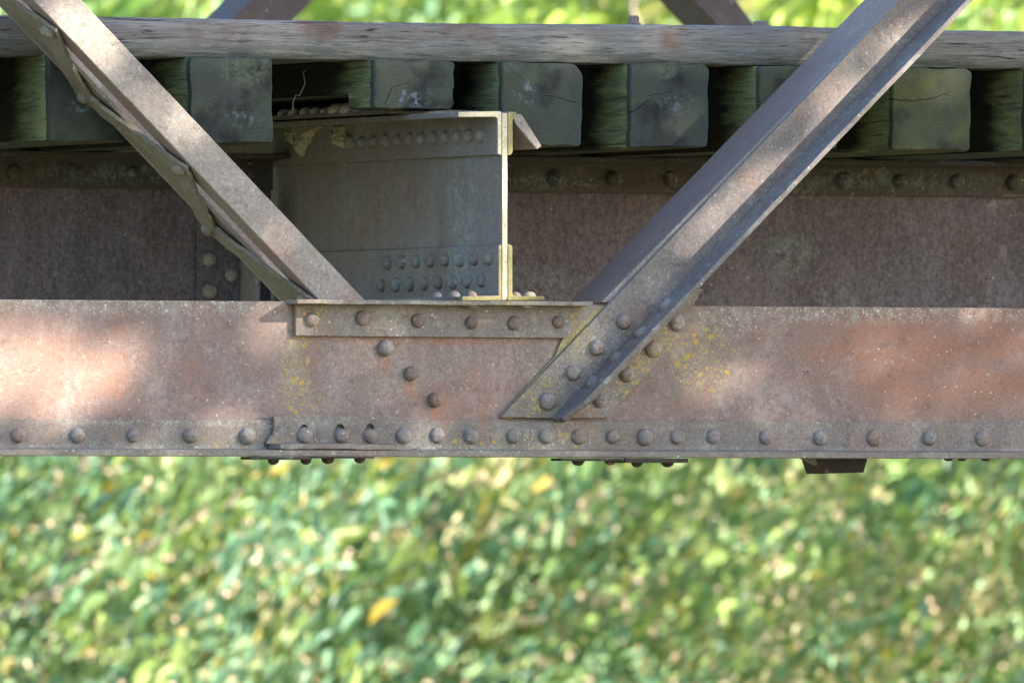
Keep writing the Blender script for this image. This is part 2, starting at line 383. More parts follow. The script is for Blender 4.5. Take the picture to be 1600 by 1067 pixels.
# ------------------------------------------------------------------ right diagonal
dr = thing('diagonal_brace', P(860, 652, 0), 'sunlit diagonal with dark outstanding leg, riveted to the chord, centre to upper right', 'bridge diagonal', 'near truss diagonals')
Lx = lambda y: 783 + .957 * (651 - y)
Ox = lambda y: 1090 + .954 * (452 - y)
Bx = lambda y: Ox(y) - 37
plate('front_angle', [(Lx(652), 652), (Bx(653) + 9, 653), (Bx(-80) + 9, -80), (Lx(-80), -80)], -.018, .0115, M_foot, dr, .0018, .0003)
e2 = (P(Bx(-80), -80, -.018) - P(Bx(653), 653, -.018)).normalized()
n2 = e2.cross(Vector((0, 1, 0))).normalized()
if n2.x < 0: n2 = -n2                                              # lower-right side
def stem(s_y, Y, off=0):
    p = P(Bx(s_y), s_y, -.018); return Vector((p.x, Y, p.z)) + n2 * off
bumpy = [stem(653, -.0185), stem(652, -.068), stem(628, -.104)]
yy = 606
while yy > -80:
    bumpy.append(stem(yy, -.108 + random.uniform(-.0018, .0018))); yy -= 22
bumpy += [stem(-80, -.108), stem(-80, -.0185)]
extr('outstanding_leg', bumpy, n2 * .0115, M_stem, dr, .0016)
plate('lug_plate', [(Bx(653) + 10, 653), (949, 653), (1085, 503), (1085, 474), (1098, 452), (Bx(452) + 10, 452)], -.0175, .0115, M_foot, dr, .0015, .0004)
extr('lug_leg', [stem(650, -.019, .012), stem(648, -.045, .012), stem(615, -.085, .012), stem(454, -.090, .012), stem(454, -.019, .012)], n2 * .010, M_foot, dr, .0015)
plate('filler_plate', [(779, 652), (867, 557), (877, 533), (923, 479), (960, 479), (800, 655)], -.0085, .004, M_yel, dr, .0008)
bk = thing  # (rear angle of the same member)
rl = [(940.5, 472), (1484, -80)]
plate('rear_angle', [rl[0], rl[1], (1520, -80), (990, 472)], -.0062, .010, M_diag, dr, .0012)
a, b = P(*rl[0], .0042), P(*rl[1], .0042)
n3 = Vector((0, 1, 0)).cross((b - a).normalized()).normalized()
if n3.x > 0: n3 = -n3
extr('rear_angle_leg', [a, b, b + Vector((0, .19, 0)), a + Vector((0, .17, 0))], -n3 * .01, M_purple, dr, .0012)
for px, py in ((974, 502), (931, 543), (895, 582), (855, 627)):
    rivet(dr, P(px, py, -.018), NY, M_rivet, 1.08, 1.15)
for px, py in ((1057, 504), (1020, 545), (979, 585), (937, 625)):
    rivet(dr, P(px, py, -.0175), NY, M_rivet, 1.08, 1.15)
for s in (478, 520, 560, 598):
    rivet(dr, stem(s, -.058), -n2, M_stem, 1.0, .9)

# ------------------------------------------------------------------ floor beam
fb = thing('floor_beam', P(790, 468, 0), 'dark riveted floor beam poking out under the ties, cut end crusted with yellow lichen', 'floor beam')
LEN = 4.9
def fplate(name, px, mat, Y0=0.0, ln=LEN, bevel=.0015, endmat=None):
    o = plate(name, px, Y0, ln, mat, fb, 0)
    if endmat:
        o.data.materials.append(endmat)
        for p in o.data.polygons:
            if p.normal.y < -.9 : p.material_index = 1
    b = o.modifiers.new('bevel', 'BEVEL'); b.width = bevel; b.segments = 2; b.limit_method = 'ANGLE'
    return o
fplate('web', [(784.5, 177), (793, 177), (793, 469), (784.5, 469)], M_floor, endmat=M_end)
fplate('top_angle', [(716, 175), (778, 174), (784, 175), (784, 243), (777.5, 241), (777.5, 186), (774, 183), (716, 183.5)], M_flcap, bevel=.002, endmat=M_end)
fplate('top_angle_leg', [(776.4, 186), (777.4, 186), (777.4, 242), (776.4, 241)], M_floor, .003, bevel=.0003)
fplate('top_angle', [(793.5, 175), (807, 175.5), (806, 182), (801.5, 188), (801.5, 238), (798, 243), (793.5, 243)], M_floor, bevel=.002, endmat=M_yel)
bent = fplate('bent_flange', [(802, 183), (808, 178), (815, 179), (847, 229), (839, 234), (806, 194)], M_diag, .001, .2, .002)
bent['label'] = 'flange corner bent down'
Xa, Xb, Za, Zb = P(807.5, 176).x, P(858, 176).x, P(830, 184).z, P(830, 175.5).z
extr('top_flange', [(Xa, .24, Za), (Xb, .24, Za), (Xb, .24, Zb), (Xa, .24, Zb)], (0, LEN - .3, 0), M_floor, fb)
fplate('bottom_angle', [(722, 463), (779, 462), (779, 384), (784, 381.5), (784, 469.5), (722, 470)], M_floor, bevel=.002, endmat=M_yel)
fplate('bottom_angle', [(793.5, 381), (801, 384), (801, 459), (804, 462.5), (851, 463), (851, 469), (793.5, 469.5)], M_yel, bevel=.002, endmat=M_yel)
Xfl = P(716, 176, 0).x; Xfr = P(858, 176, 0).x; zt = z(174, 0)
extr('cover_plate', [(Xfl + .004, .36, zt + .001), (Xfr - .004, .36, zt + .001), (Xfr - .004, .36, zt + .011), (Xfl + .004, .36, zt + .011)], (0, LEN - .4, 0), M_flcap, fb, .0015)
Xw = P(779, 400, 0).x
for i in range(8):
    for (x0, x1, y0, y1, q) in ((765, 607, 404, 411, 0), (754, 598, 439, 446, 1)):
        u = i / 7; p = PX(x0 + (x1 - x0) * u, y0 + (y1 - y0) * u, Xw); rivet(fb, p, (-1, 0, 0), M_rivet_dark, .9, 1.2)
Xu = P(776.6, 215, 0).x
for i in range(12):
    u = i / 11; p = PX(752 - 204 * u, 212 + 11 * u, Xu); rivet(fb, p, (-1, 0, 0), M_floor, .82, 1.2)
for i in range(11):
    p = Vector((Xfl + .020, .385 + i * .0585 + random.uniform(-.004, .004), zt + .011))
    rivet(fb, p, (0, 0, 1), M_cap, (1.25 if i in (4, 5) else .95) * random.uniform(.93, 1.05), 1.15)
for px, py, s in ((683, 460.5, .8), (710, 460, .9), (736, 460, .95)):
    rivet(fb, P(px, 463, .03), (0, 0, 1), M_rivet_rust if s > .9 else M_rivet, s * .85, 1.0)
for px, s in ((806, .8), (828, .85)):
    rivet(fb, P(px, 463, .02), (0, 0, 1), M_rivet if px < 820 else M_end, s * .9, 1.0)

# ------------------------------------------------------------------ stringers
tie_bot = P(850, 228.5, .25).z
YS = 1.19
zst = tie_bot - .001
def stringer(x0, x1, label, side_left):
    st = thing('stringer_girder', ((x0 + x1) / 2, YS, zst - .6), label, 'girder', 'stringers under the ties')
    extr('web', [(x0, YS, zst - .66), (x1, YS, zst - .66), (x1, YS, zst), (x0, YS, zst)], (0, .010, 0), M_string, st, 0)
    zf = P(800, 301, YS - .012).z
    profile_x('flange_angle', [(YS - .012, zf), (YS - .0005, zf), (YS - .0005, zst - .0005), (YS - .105, zst - .0005), (YS - .105, zst - .012), (YS - .018, zst - .014), (YS - .012, zst - .02)], x0, x1, M_sflange, st, .002)
    profile_x('bottom_flange', [(YS - .1, zst - .672), (YS + .1, zst - .672), (YS + .1, zst - .661), (YS - .1, zst - .661)], x0, x1, M_sflange, st, .002)
    n = int((x1 - x0) / .145)
    for i in range(n):
        rivet(st, (x0 + .07 + i * .145, YS - .012, (zf + zst) / 2 - .006), NY, M_sflange, 1.05, 1.0)
    return st
xA = P(783, 300, 0).x - .012; xB = P(801, 300, 0).x
sL = stringer(P(-120, 400, YS).x, xA - .004, 'dark rusty stringer girder behind the left diagonal, left of the floor beam', True)
sR = stringer(xB + .004, P(1760, 400, YS).x, 'long dark stringer girder under the ties, right of the floor beam', False)
cn = plate('connection_angle', [(308, 300), (382, 300), (382, 560), (308, 560)], YS - .013, .0125, M_string, sL, .002)
plate('connection_angle_leg', [(400, 300), (407, 300), (407, 560), (400, 560)], YS - .10, .088, M_floor, sL, .002)
for px, py in ((327, 356), (361, 381), (327, 405), (361, 430), (327, 455), (361, 481)):
    rivet(sL, P(px, py, YS - .013), NY, M_rivet_dark, 1.0, 1.1)
for px, py in ((389, 403), (389, 454)):
    rivet(sL, P(px, py, YS - .005), NY, M_rivet_dark, .9, 1.1)

# ------------------------------------------------------------------ timber
def wood_end(name, base, green, dark, pale, gr=.5):
    t = NT(name); oi = t.n('ShaderNodeObjectInfo').outputs['Random']
    tc = t.n('ShaderNodeTexCoord').outputs['Object']
    off = t.n('ShaderNodeCombineXYZ'); t.put(off.inputs[0], t.math('MULTIPLY_ADD', oi, .08, -.05)); t.put(off.inputs[2], t.math('MULTIPLY_ADD', t.math('FRACT', t.math('MULTIPLY', oi, 7.3)), -.07, -.05))
    v = t.vmath('ADD', tc, off.outputs[0]); v = t.vmath('MULTIPLY', v, (1, .15, 1))
    wn = t.n('ShaderNodeTexNoise'); t.put(wn.inputs['Vector'], t.vmath('ADD', v, t.vmath('MULTIPLY', (1, 1, 1), oi))); wn.inputs['Scale'].default_value = 14
    v2 = t.vmath('ADD', v, t.vmath('MULTIPLY', t.vmath('SUBTRACT', wn.outputs['Color'], (.5, .5, .5)), (.018, .018, .018)))
    ln = t.n('ShaderNodeVectorMath', operation='LENGTH'); t.put(ln.inputs[0], v2); r = ln.outputs['Value']
    ring = t.math('MULTIPLY_ADD', t.math('SINE', t.math('MULTIPLY', r, 700)), .5, .5)
    ring = t.math('MULTIPLY', ring, t.ss(t.noise(25, 3), .4, .6))
    pos = t.vmath('ADD', t.pos, t.n('ShaderNodeCombineXYZ').outputs[0])
    big = t.noise(11, 5, .65); mid = t.noise(38, 5, .7)
    c = t.mix(t.ss(big, .40, .62), lin(base), lin(green))
    c = t.mix(t.ss(t.noise(7, 4, .6, vec=t.vmath('ADD', t.pos, (4, 4, 4))), .5, .66, 0, .8), c, lin(dark))
    c = t.mix(t.math('MULTIPLY', ring, .22), c, lin(dark))
    pm = t.math('MULTIPLY', t.ss(mid, .56, .72), t.ss(r, .075, .01)); c = t.mix(t.math('MULTIPLY', pm, .8), c, lin(pale))
    pb = t.blobs([WH(380, 108, 60, 40, 1, .25), WH(1040, 112, 30, 16, 1, .25), WH(1420, 118, 40, 20, .5, .25)]); c = t.mix(t.math('MULTIPLY', pb, t.ss(t.math('ADD', t.math('MULTIPLY', mid, .6), t.math('MULTIPLY', t.noise(120, 3, .7), .4)), .42, .6, 0, .9)), c, lin('#8b8f78'))
    pb = t.blobs([WH(645, 152, 40, 26, 1, .25), WH(822, 145, 26, 26, .9, .25), WH(125, 165, 30, 26, .9, .25), WH(375, 185, 50, 20, .6, .25), WH(1055, 160, 40, 26, .5, .25)]); c = t.mix(t.math('MULTIPLY', pb, t.ss(t.noise(55, 4, .75, vec=t.vmath('ADD', t.pos, (2, 2, 2))), .5, .62, 0, .9)), c, lin('#9aa3b4'))
    # pale dusting along the top arris
    sx = t.n('ShaderNodeSeparateXYZ'); t.put(sx.inputs[0], tc)
    top = t.math('MULTIPLY', t.ss(sx.outputs[2], -.035, -.004), t.ss(t.noise(30, 5, .7), .38, .62, 0, .6)); c = t.mix(top, c, lin('#7d8276'))
    # radial checks
    sv = t.n('ShaderNodeSeparateXYZ'); t.put(sv.inputs[0], v2)
    ang = t.math('ARCTAN2', sv.outputs[2], sv.outputs[0])
    ck = None
    for q in (1.7, 4.1):
        a0 = t.math('MULTIPLY_ADD', t.math('FRACT', t.math('MULTIPLY', oi, q * 3.1)), 6.0, -3.0)
        d = t.math('MULTIPLY', t.math('ABSOLUTE', t.math('SINE', t.math('MULTIPLY', t.math('SUBTRACT', ang, a0), .5))), r)
        k = t.math('MULTIPLY', t.ss(t.math('ADD', d, t.math('MULTIPLY', t.math('SUBTRACT', t.noise(60, 3), .5), .012)), .0012, .0003), t.math('MULTIPLY', t.ss(r, .02, .03), t.ss(r, .085, .06))); ck = k if ck is None else t.math('MAXIMUM', ck, k)
    c = t.mix(t.math('MULTIPLY', ck, .85), c, lin('#15140f'))
    for (ax, ay, bx, by, wd) in ((960, 186, 990, 176, 1.6), (990, 176, 1013, 158, 1.2), (1340, 158, 1395, 153, 1.5), (1395, 153, 1425, 158, 1.4), (1425, 158, 1480, 148, .9), (1010, 150, 1050, 143, .7), (850, 150, 905, 160, .8), (600, 165, 612, 140, 1.0), (612, 140, 640, 128, .8)):
        A, B = P(ax, ay, .25), P(bx, by, .25); dv = B - A; L = math.hypot(dv.x, dv.z); dx, dz = dv.x / L, dv.z / L
        wv_ = t.n('ShaderNodeSeparateXYZ'); t.put(wv_.inputs[0], t.vmath('ADD', t.pos, t.vmath('MULTIPLY', t.vmath('SUBTRACT', wn.outputs['Color'], (.5, .5, .5)), (.008, .008, .02))))
        px_, pz_ = t.math('SUBTRACT', wv_.outputs[0], A.x), t.math('SUBTRACT', wv_.outputs[2], A.z)
        al = t.math('ADD', t.math('MULTIPLY', px_, dx), t.math('MULTIPLY', pz_, dz)); ac = t.math('ABSOLUTE', t.math('SUBTRACT', t.math('MULTIPLY', px_, dz), t.math('MULTIPLY', pz_, dx)))
        over = t.math('MAXIMUM', t.math('MAXIMUM', t.math('MULTIPLY', al, -1.0), t.math('SUBTRACT', al, L)), 0.0)
        k = t.ss(t.math('ADD', ac, over), .0016 * wd, .0005 * wd); ck = t.math('MAXIMUM', ck, k)
        c = t.mix(t.math('MULTIPLY', k, .9), c, lin('#0f0e0b'))
    g = t.ss(t.noise(300, 3, .7), .3, .7, .85, 1.15)
    vm = t.n('ShaderNodeVectorMath', operation='SCALE'); t.put(vm.inputs[0], c); t.put(vm.inputs[3], g)
    h = t.math('SUBTRACT', t.math('ADD', t.math('MULTIPLY', ring, .3), mid), t.math('MULTIPLY', ck, 2))
    return t.fin(t.mix(1.0, vm.outputs[0], (.31, .33, .325, 1), 'MULTIPLY'), .85, h, .22, .002, .2)
def wood_side(name, base, green, dark):
    t = NT(name)
    gr = t.noise(9, 6, .65, stretch=(6, .8, 9), dist=1.2)
    c = t.mix(t.ss(gr, .35, .65), lin(base), lin(green))
    c = t.mix(t.ss(t.noise(6, 4), .5, .68, 0, .7), c, lin('#666a50'))
    # algae green at the outer end; black further in is painted gap shade
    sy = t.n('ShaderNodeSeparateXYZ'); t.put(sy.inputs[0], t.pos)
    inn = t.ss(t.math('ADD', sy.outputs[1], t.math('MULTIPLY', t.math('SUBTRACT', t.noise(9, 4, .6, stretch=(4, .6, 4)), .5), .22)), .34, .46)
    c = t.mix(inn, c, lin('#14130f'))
    lines = t.noise(40, 4, .6, stretch=(3, .12, 4), dist=.6)
    c = t.mix(t.ss(lines, .56, .66, 0, .7), c, lin(dark))
    g = t.ss(t.noise(260, 3, .7), .3, .7, .75, 1.25)
    vm = t.n('ShaderNodeVectorMath', operation='SCALE'); t.put(vm.inputs[0], c); t.put(vm.inputs[3], g)
    return t.fin(t.mix(1.0, vm.outputs[0], (1.5, 1.55, 1.35, 1), 'MULTIPLY'), .85, t.math('ADD', lines, gr), .5, .004, .2)
def timber_mat(name):
    t = NT(name)
    gr = t.noise(5, 7, .68, stretch=(1.2, 8, 14), dist=.9)
    fib = t.noise(30, 5, .65, stretch=(.5, 4, 9), dist=.5)
    sx = t.n('ShaderNodeSeparateXYZ'); t.put(sx.inputs[0], t.pos)
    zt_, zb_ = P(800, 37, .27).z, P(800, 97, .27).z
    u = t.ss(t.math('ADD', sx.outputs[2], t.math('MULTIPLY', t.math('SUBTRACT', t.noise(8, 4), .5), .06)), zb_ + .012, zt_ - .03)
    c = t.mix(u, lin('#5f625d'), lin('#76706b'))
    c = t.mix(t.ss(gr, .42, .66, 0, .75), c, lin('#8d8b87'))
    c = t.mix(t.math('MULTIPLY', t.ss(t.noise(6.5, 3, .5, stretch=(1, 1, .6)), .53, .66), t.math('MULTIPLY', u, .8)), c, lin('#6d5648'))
    c = t.mix(t.ss(fib, .54, .66, 0, .8), c, lin('#3d3935'))
    c = t.mix(t.ss(t.noise(24, 6, .7, stretch=(.25, 4, 12), dist=.8), .53, .64, 0, .4), c, lin('#554f4b'))
    c = t.mix(t.ss(t.noise(50, 4, .6, stretch=(.6, 4, 9)), .6, .7, 0, .5), c, lin('#a3a29e'))
    # long checks
    ckn = t.noise(3.2, 3, .5, stretch=(.35, 3, 11), dist=.4); ck = t.ss(t.math('ABSOLUTE', t.math('SUBTRACT', ckn, .5)), .008, .002)
    ck = t.math('MULTIPLY', ck, t.ss(t.noise(2.5, 2, vec=t.vmath('ADD', t.pos, (7, 7, 7))), .5, .58)); c = t.mix(ck, c, lin('#1d1a17'))
    h = t.math('SUBTRACT', t.math('ADD', t.math('MULTIPLY', fib, -1), gr), t.math('MULTIPLY', ck, 1.5))
    return t.fin(t.mix(1.0, c, (.74, .73, .75, 1), 'MULTIPLY'), .85, h, .5, .003, .2)
M_tend = wood_end('weathered_tie_end', '#60625f', '#646a58', '#2a2a2e', '#a8aeb8')
M_tend2 = wood_end('greenish_tie_end', '#666b58', '#787b54', '#3b3d38', '#8f9694')
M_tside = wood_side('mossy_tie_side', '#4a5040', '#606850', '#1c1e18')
M_timber = timber_mat('weathered_guard_timber')

def tie(px0, px1, py0, py1, label, endmat=None, chip=False, length=2.9, Yt=.25, notch=0):
    A = P(px0, py0, Yt); B = P(px1, py1, Yt)
    x0, x1, z1, z0 = A.x, B.x, P((px0 + px1) / 2, py0, Yt).z, P((px0 + px1) / 2, py1, Yt).z
    if not notch: z0 = zst + .0008
    w_, h_ = x1 - x0, z1 - z0
    org = Vector(((x0 + x1) / 2, Yt, z1))
    rc = [random.uniform(.005, .016) for _ in range(4)]
    if chip: rc[1] = .034
    out = []
    cor = [(x1 - rc[0], z0 + rc[0], -90, rc[0]), (x1 - rc[1], z1 - rc[1], 0, rc[1]), (x0 + rc[2], z1 - rc[2], 90, rc[2] * .5), (x0 + rc[3], z0 + rc[3], 180, rc[3] * .5)]
    cor[2] = (x0 + rc[2] * .5, z1 - rc[2] * .5, 90, rc[2] * .5); cor[3] = (x0 + rc[3] * .5, z0 + rc[3] * .5, 180, rc[3] * .5)
    arc = [[(cx + r * math.cos(R(a0 + 90 * k / 5)), cz + r * math.sin(R(a0 + 90 * k / 5))) for k in range(6)] for cx, cz, a0, r in cor]
    for i in range(4):
        out += arc[i]
        p, q = arc[i][-1], arc[(i + 1) % 4][0]
        for k in range(1, 9):
            u = k / 9; out.append((p[0] + (q[0] - p[0]) * u, p[1] + (q[1] - p[1]) * u))
    ph_ = random.uniform(0, 6); jit = [random.uniform(-.0012, .0012) + .0011 * math.sin(i * .41 + ph_) + .0008 * math.sin(i * 1.13 + 2 * ph_) for i in range(len(out))]; n = len(out)
    cx, cz = (x0 + x1) / 2, (z0 + z1) / 2
    rows = [(0.0, .968), (0.001, .98), (.003, .99), (.006, .996), (.017, 1.0)] + [(.05, 1), (.128, 1), (.13, 1.0), (.3, 1.0), (.7, 1), (length, 1)]
    v = []; f = []
    for ri, (dy, sc_) in enumerate(rows):
        for i, (x, zz) in enumerate(out):
            ins = (1 - sc_) * .09
            ddx, ddz = x - cx, zz - cz; m = max(abs(ddx) / (w_ / 2), abs(ddz) / (h_ / 2))
            k = 1 - ins / (min(w_, h_) / 2) / 1.0
            j = jit[i] + random.uniform(-.0006, .0006)
            nx, nz = (math.copysign(1, ddx) if abs(ddx) / w_ > abs(ddz) / h_ else 0), (math.copysign(1, ddz) if abs(ddx) / w_ <= abs(ddz) / h_ else 0)
            if notch and dy > .129: zz = max(zz, z0 + notch); ddz = zz - cz
            v.append(Vector((cx + ddx * k + nx * j, Yt + dy + random.uniform(-.0008, .0008) * (ri < 5), cz + ddz * k + nz * j)))
    for ri in range(len(rows) - 1):
        for i in range(n):
            a_, b_ = ri * n + i, ri * n + (i + 1) % n; f.append([a_, b_, b_ + n, a_ + n])
    f += [list(range(n)), list(range(len(v) - 1, len(v) - n - 1, -1))]
    me = mesh_from('bridge_tie', v, f, org)
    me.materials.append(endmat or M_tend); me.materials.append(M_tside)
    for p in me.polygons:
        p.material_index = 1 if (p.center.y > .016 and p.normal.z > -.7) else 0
        p.use_smooth = abs(p.normal.y) < .8
    o = bpy.data.objects.new('bridge_tie', me); COL.objects.link(o); o.location = org; o.rotation_euler.y = random.uniform(-.012, .012)
    o['label'] = label; o['category'] = 'railway tie'; o['group'] = 'timber ties under the guard timber'
    return o
tie(-112, -6, 81, 216, 'weathered tie cut off by the left edge of the photo')
tie(75, 201, 84, 219, 'dark tie end partly behind the laced left diagonal')
tie(297, 426, 90, 222, 'tie with pale lichen along its top, just right of the left diagonal')
tie(584, 711, 94, 171, 'shorter tie sitting on the flange of the floor beam', notch=.034)
tie(784, 911, 98, 228.5, 'grey tie with curved growth rings, right behind the bent flange corner', chip=True)
tie(984, 1107, 100, 233, 'dark blotched tie, second to the right of the floor beam end')
tie(1187, 1309, 103, 235, 'tie mostly hidden behind the right diagonal')
tie(1394, 1518, 106, 236, 'yellow green tie end with a long crack, right of the right diagonal', M_tend2)
tie(1603, 1728, 108, 240, 'tie at the right edge showing only its green grained side')
tie(1812, 1936, 110, 241, 'tie just beyond the right edge, glimpsed past the last green side')

gt = thing('guard_timber', P(800, 97, .3), 'long weathered grey guard timber lying across the tops of the ties', 'timber')
tp = [(0, 24), (230, 27), (500, 30), (800, 37), (1200, 42), (1600, 46)]
ztop, zbot = P(800, 36.5, .28).z, P(800, 97, .28).z
n = 90; v = []; f = []
x0, x1 = P(-90, 60, .28).x, P(1700, 60, .28).x
prof = [(0, .004), (.0, .35), (0, .7), (.002, .9), (.007, .97), (.018, 1.0), (.08, 1.0), (.18, 1.0), (.19, .95), (.19, .03), (.18, 0), (.08, 0), (.01, 0)]
for s in range(n + 1):
    x = x0 + (x1 - x0) * s / n
    bow = .002 * math.sin(s * .13); jt = random.uniform(-.0005, .0005)
    for (dy, u) in prof:
        v.append(Vector((x, .28 + dy + random.uniform(-.001, .001), zbot + (ztop - zbot) * u + (bow + jt) * (u > .5) + random.uniform(-.0006, .0006))))
m_ = len(prof)
for s in range(n):
    for i in range(m_):
        a_, b_ = s * m_ + i, s * m_ + (i + 1) % m_; f.append([a_, b_, b_ + m_, a_ + m_])
f += [list(range(m_)), list(range(len(v) - 1, len(v) - m_ - 1, -1))]
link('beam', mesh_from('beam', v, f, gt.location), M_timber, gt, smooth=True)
o2 = thing('guard_timber', P(800, 97, .3) + Vector((0, 2.55, 0)), 'far guard timber on the other ends of the ties, hidden by the near one', 'timber')
c2 = bpy.data.objects['beam'].copy(); COL.objects.link(c2); c2.parent = o2
dk = bpy.data.meshes.new('added_shade_deck'); bm = bmesh.new(); bmesh.ops.create_cube(bm, size=1)  # unseen slab added behind the timber to keep top light out of tie gaps
for q_ in bm.verts: q_.co = Vector(((x0 + x1) / 2 + q_.co.x * (x1 - x0), 1.6 + q_.co.y * 2.2, zbot + .022 + q_.co.z * .04))
bm.to_mesh(dk); bm.free(); o = link('added_shade_deck', dk, M_timber); o['kind'] = 'structure'
for px, py, r, h in ((990, 37.5, .013, .018), (1189, 41, .018, .011)):
    me = lathe('bolt', [(r * 1.3, -.004), (r * 1.3, .001), (r, .002), (r, h * .8), (r * .8, h)], 8)
    link('bolt', me, M_purple, gt, P(px, py, .37) - gt.location)

# ------------------------------------------------------------------ far truss, strut, little things
def fardiag(l, r, m, label, legleft):
    t = thing('diagonal_brace', P((l[0] + r[0]) / 2, 40, 5), label, 'bridge diagonal', 'far truss diagonals')
    ex = lambda p, y: (p[0] + (p[1] - p[0]) / 38 * y, y)
    plate('flat_leg', [ex(m, -60), ex(r, -60), ex(r, 330), ex(m, 330)], 5.0, .012, M_far, t)
    a, b = P(*ex(m, -60), 5.013), P(*ex(m, 330), 5.013)
    d3 = P(*ex(l, 0), 5.0) - P(*ex(m, 0), 5.0); dep = abs(d3.x) / math.tan(TH)
    nn = Vector((0, 1, 0)).cross((b - a).normalized())
    if nn.x > 0: nn = -nn
    extr('side_leg', [a, b, b + Vector((0, dep, 0)), a + Vector((0, dep, 0))], -nn * .01, M_far, t)
fardiag((346, 316), (490, 452), (394, 356), 'blurred dark diagonal of the far truss above the timber, left', True)
fardiag((1033, 1072), (1149, 1178), (1083, 1119), 'blurred dark diagonal of the far truss above the timber, right', True)
cs = thing('cross_strut', P(1312, 718, .3), 'short black strut end hanging below the chord on the right', 'strut')
plate('channel', [(1273, 716), (1356, 716), (1350, 738), (1281, 740)], .25, .07, M_dark, cs, .002)
plate('clip_plate', [(1255, 715.5), (1275, 715.5), (1278, 727)], .22, .02, M_moss, cs, .0008)

M_mud = (lambda t: t.fin(t.mix(t.ss(t.noise(120, 4), .4, .6), lin('#8a8470'), lin('#a39c86')), .95, t.noise(150, 4), .8, .004, .1))(NT('dried_mud'))
def mud(px, label, seed):
    X = P(776.4, 215, 0).x
    extr_pts = [PX(x, y, X - .0005) for x, y in px]
    bm = bmesh.new(); r2 = random.Random(seed); n = len(extr_pts); out = []
    for i in range(n):
        for k in range(5): out.append(extr_pts[i].lerp(extr_pts[(i + 1) % n], k / 5) + Vector((0, r2.uniform(-.006, .006), r2.uniform(-.0025, .0025))))
    cen_ = sum(out, Vector()) / len(out); rings = []
    for f_, d_ in ((1, 0), (.95, .006), (.82, .013), (.6, .017), (.3, .019)):
        rings.append([bm.verts.new(cen_ + (p - cen_) * f_ + Vector((-d_ * r2.uniform(.75, 1.2), 0, 0)) - cen_) for p in out])
    for a_, b_ in zip(rings, rings[1:]):
        for i in range(len(out)): bm.faces.new((a_[i], a_[(i + 1) % len(out)], b_[(i + 1) % len(out)], b_[i]))
    bm.faces.new(rings[-1]); bmesh.ops.recalc_face_normals(bm, faces=bm.faces)
    me = bpy.data.meshes.new('mud_nest'); bm.to_mesh(me); bm.free()
    o = link('mud_nest', me, M_mud, None, cen_, True); o['label'] = label; o['category'] = 'wasp nest'; o['group'] = 'mud nests on the floor beam'
mud([(443, 199), (455, 194), (475, 193), (500, 193), (507, 197), (494, 207), (488, 220), (480, 229), (476, 245), (468, 243), (464, 229), (453, 221), (447, 209)], 'ragged spread out pale mud nest stuck under the floor beam flange', 3)
mud([(524, 195), (545, 193), (542, 206), (545, 222), (540, 232), (527, 228), (524, 212)], 'small compact pale mud nest, nearer the floor beam end', 5)

def tube(pts, r, name, mat, parent=None, seg=6):
    pts = [Vector(p) for p in pts]; v = []; f = []
    for i, p in enumerate(pts):
        d = (pts[min(i + 1, len(pts) - 1)] - pts[max(i - 1, 0)]).normalized()
        a = d.cross(Vector((.3, 1, .2))).normalized(); b = d.cross(a); rr = r * (1 - .6 * i / len(pts)) if not isinstance(r, list) else r[i]
        v += [p + (a * math.cos(2 * math.pi * k / seg) + b * math.sin(2 * math.pi * k / seg)) * rr for k in range(seg)]
    for i in range(len(pts) - 1):
        for k in range(seg):
            q, s = i * seg + k, i * seg + (k + 1) % seg; f.append([q, s, s + seg, q + seg])
    return v, f
M_twig = (lambda t: t.fin(t.mix(t.noise(200, 3), lin('#6a6656'), lin('#8c8873')), .9))(NT('dry_stalk'))
v, f = tube([P(x, y, .5) for x, y in ((457, 174), (458, 160), (462, 149), (468, 150), (474, 137), (477, 130), (475, 121), (473, 114), (479, 110))], .0014, 'dry_stalk', M_twig)
o = link('dry_stalk', mesh_from('dry_stalk', v, f, Vector()), M_twig); o['label'] = 'thin crooked dry stalk in the dark gap between two ties'; o['category'] = 'stalk'

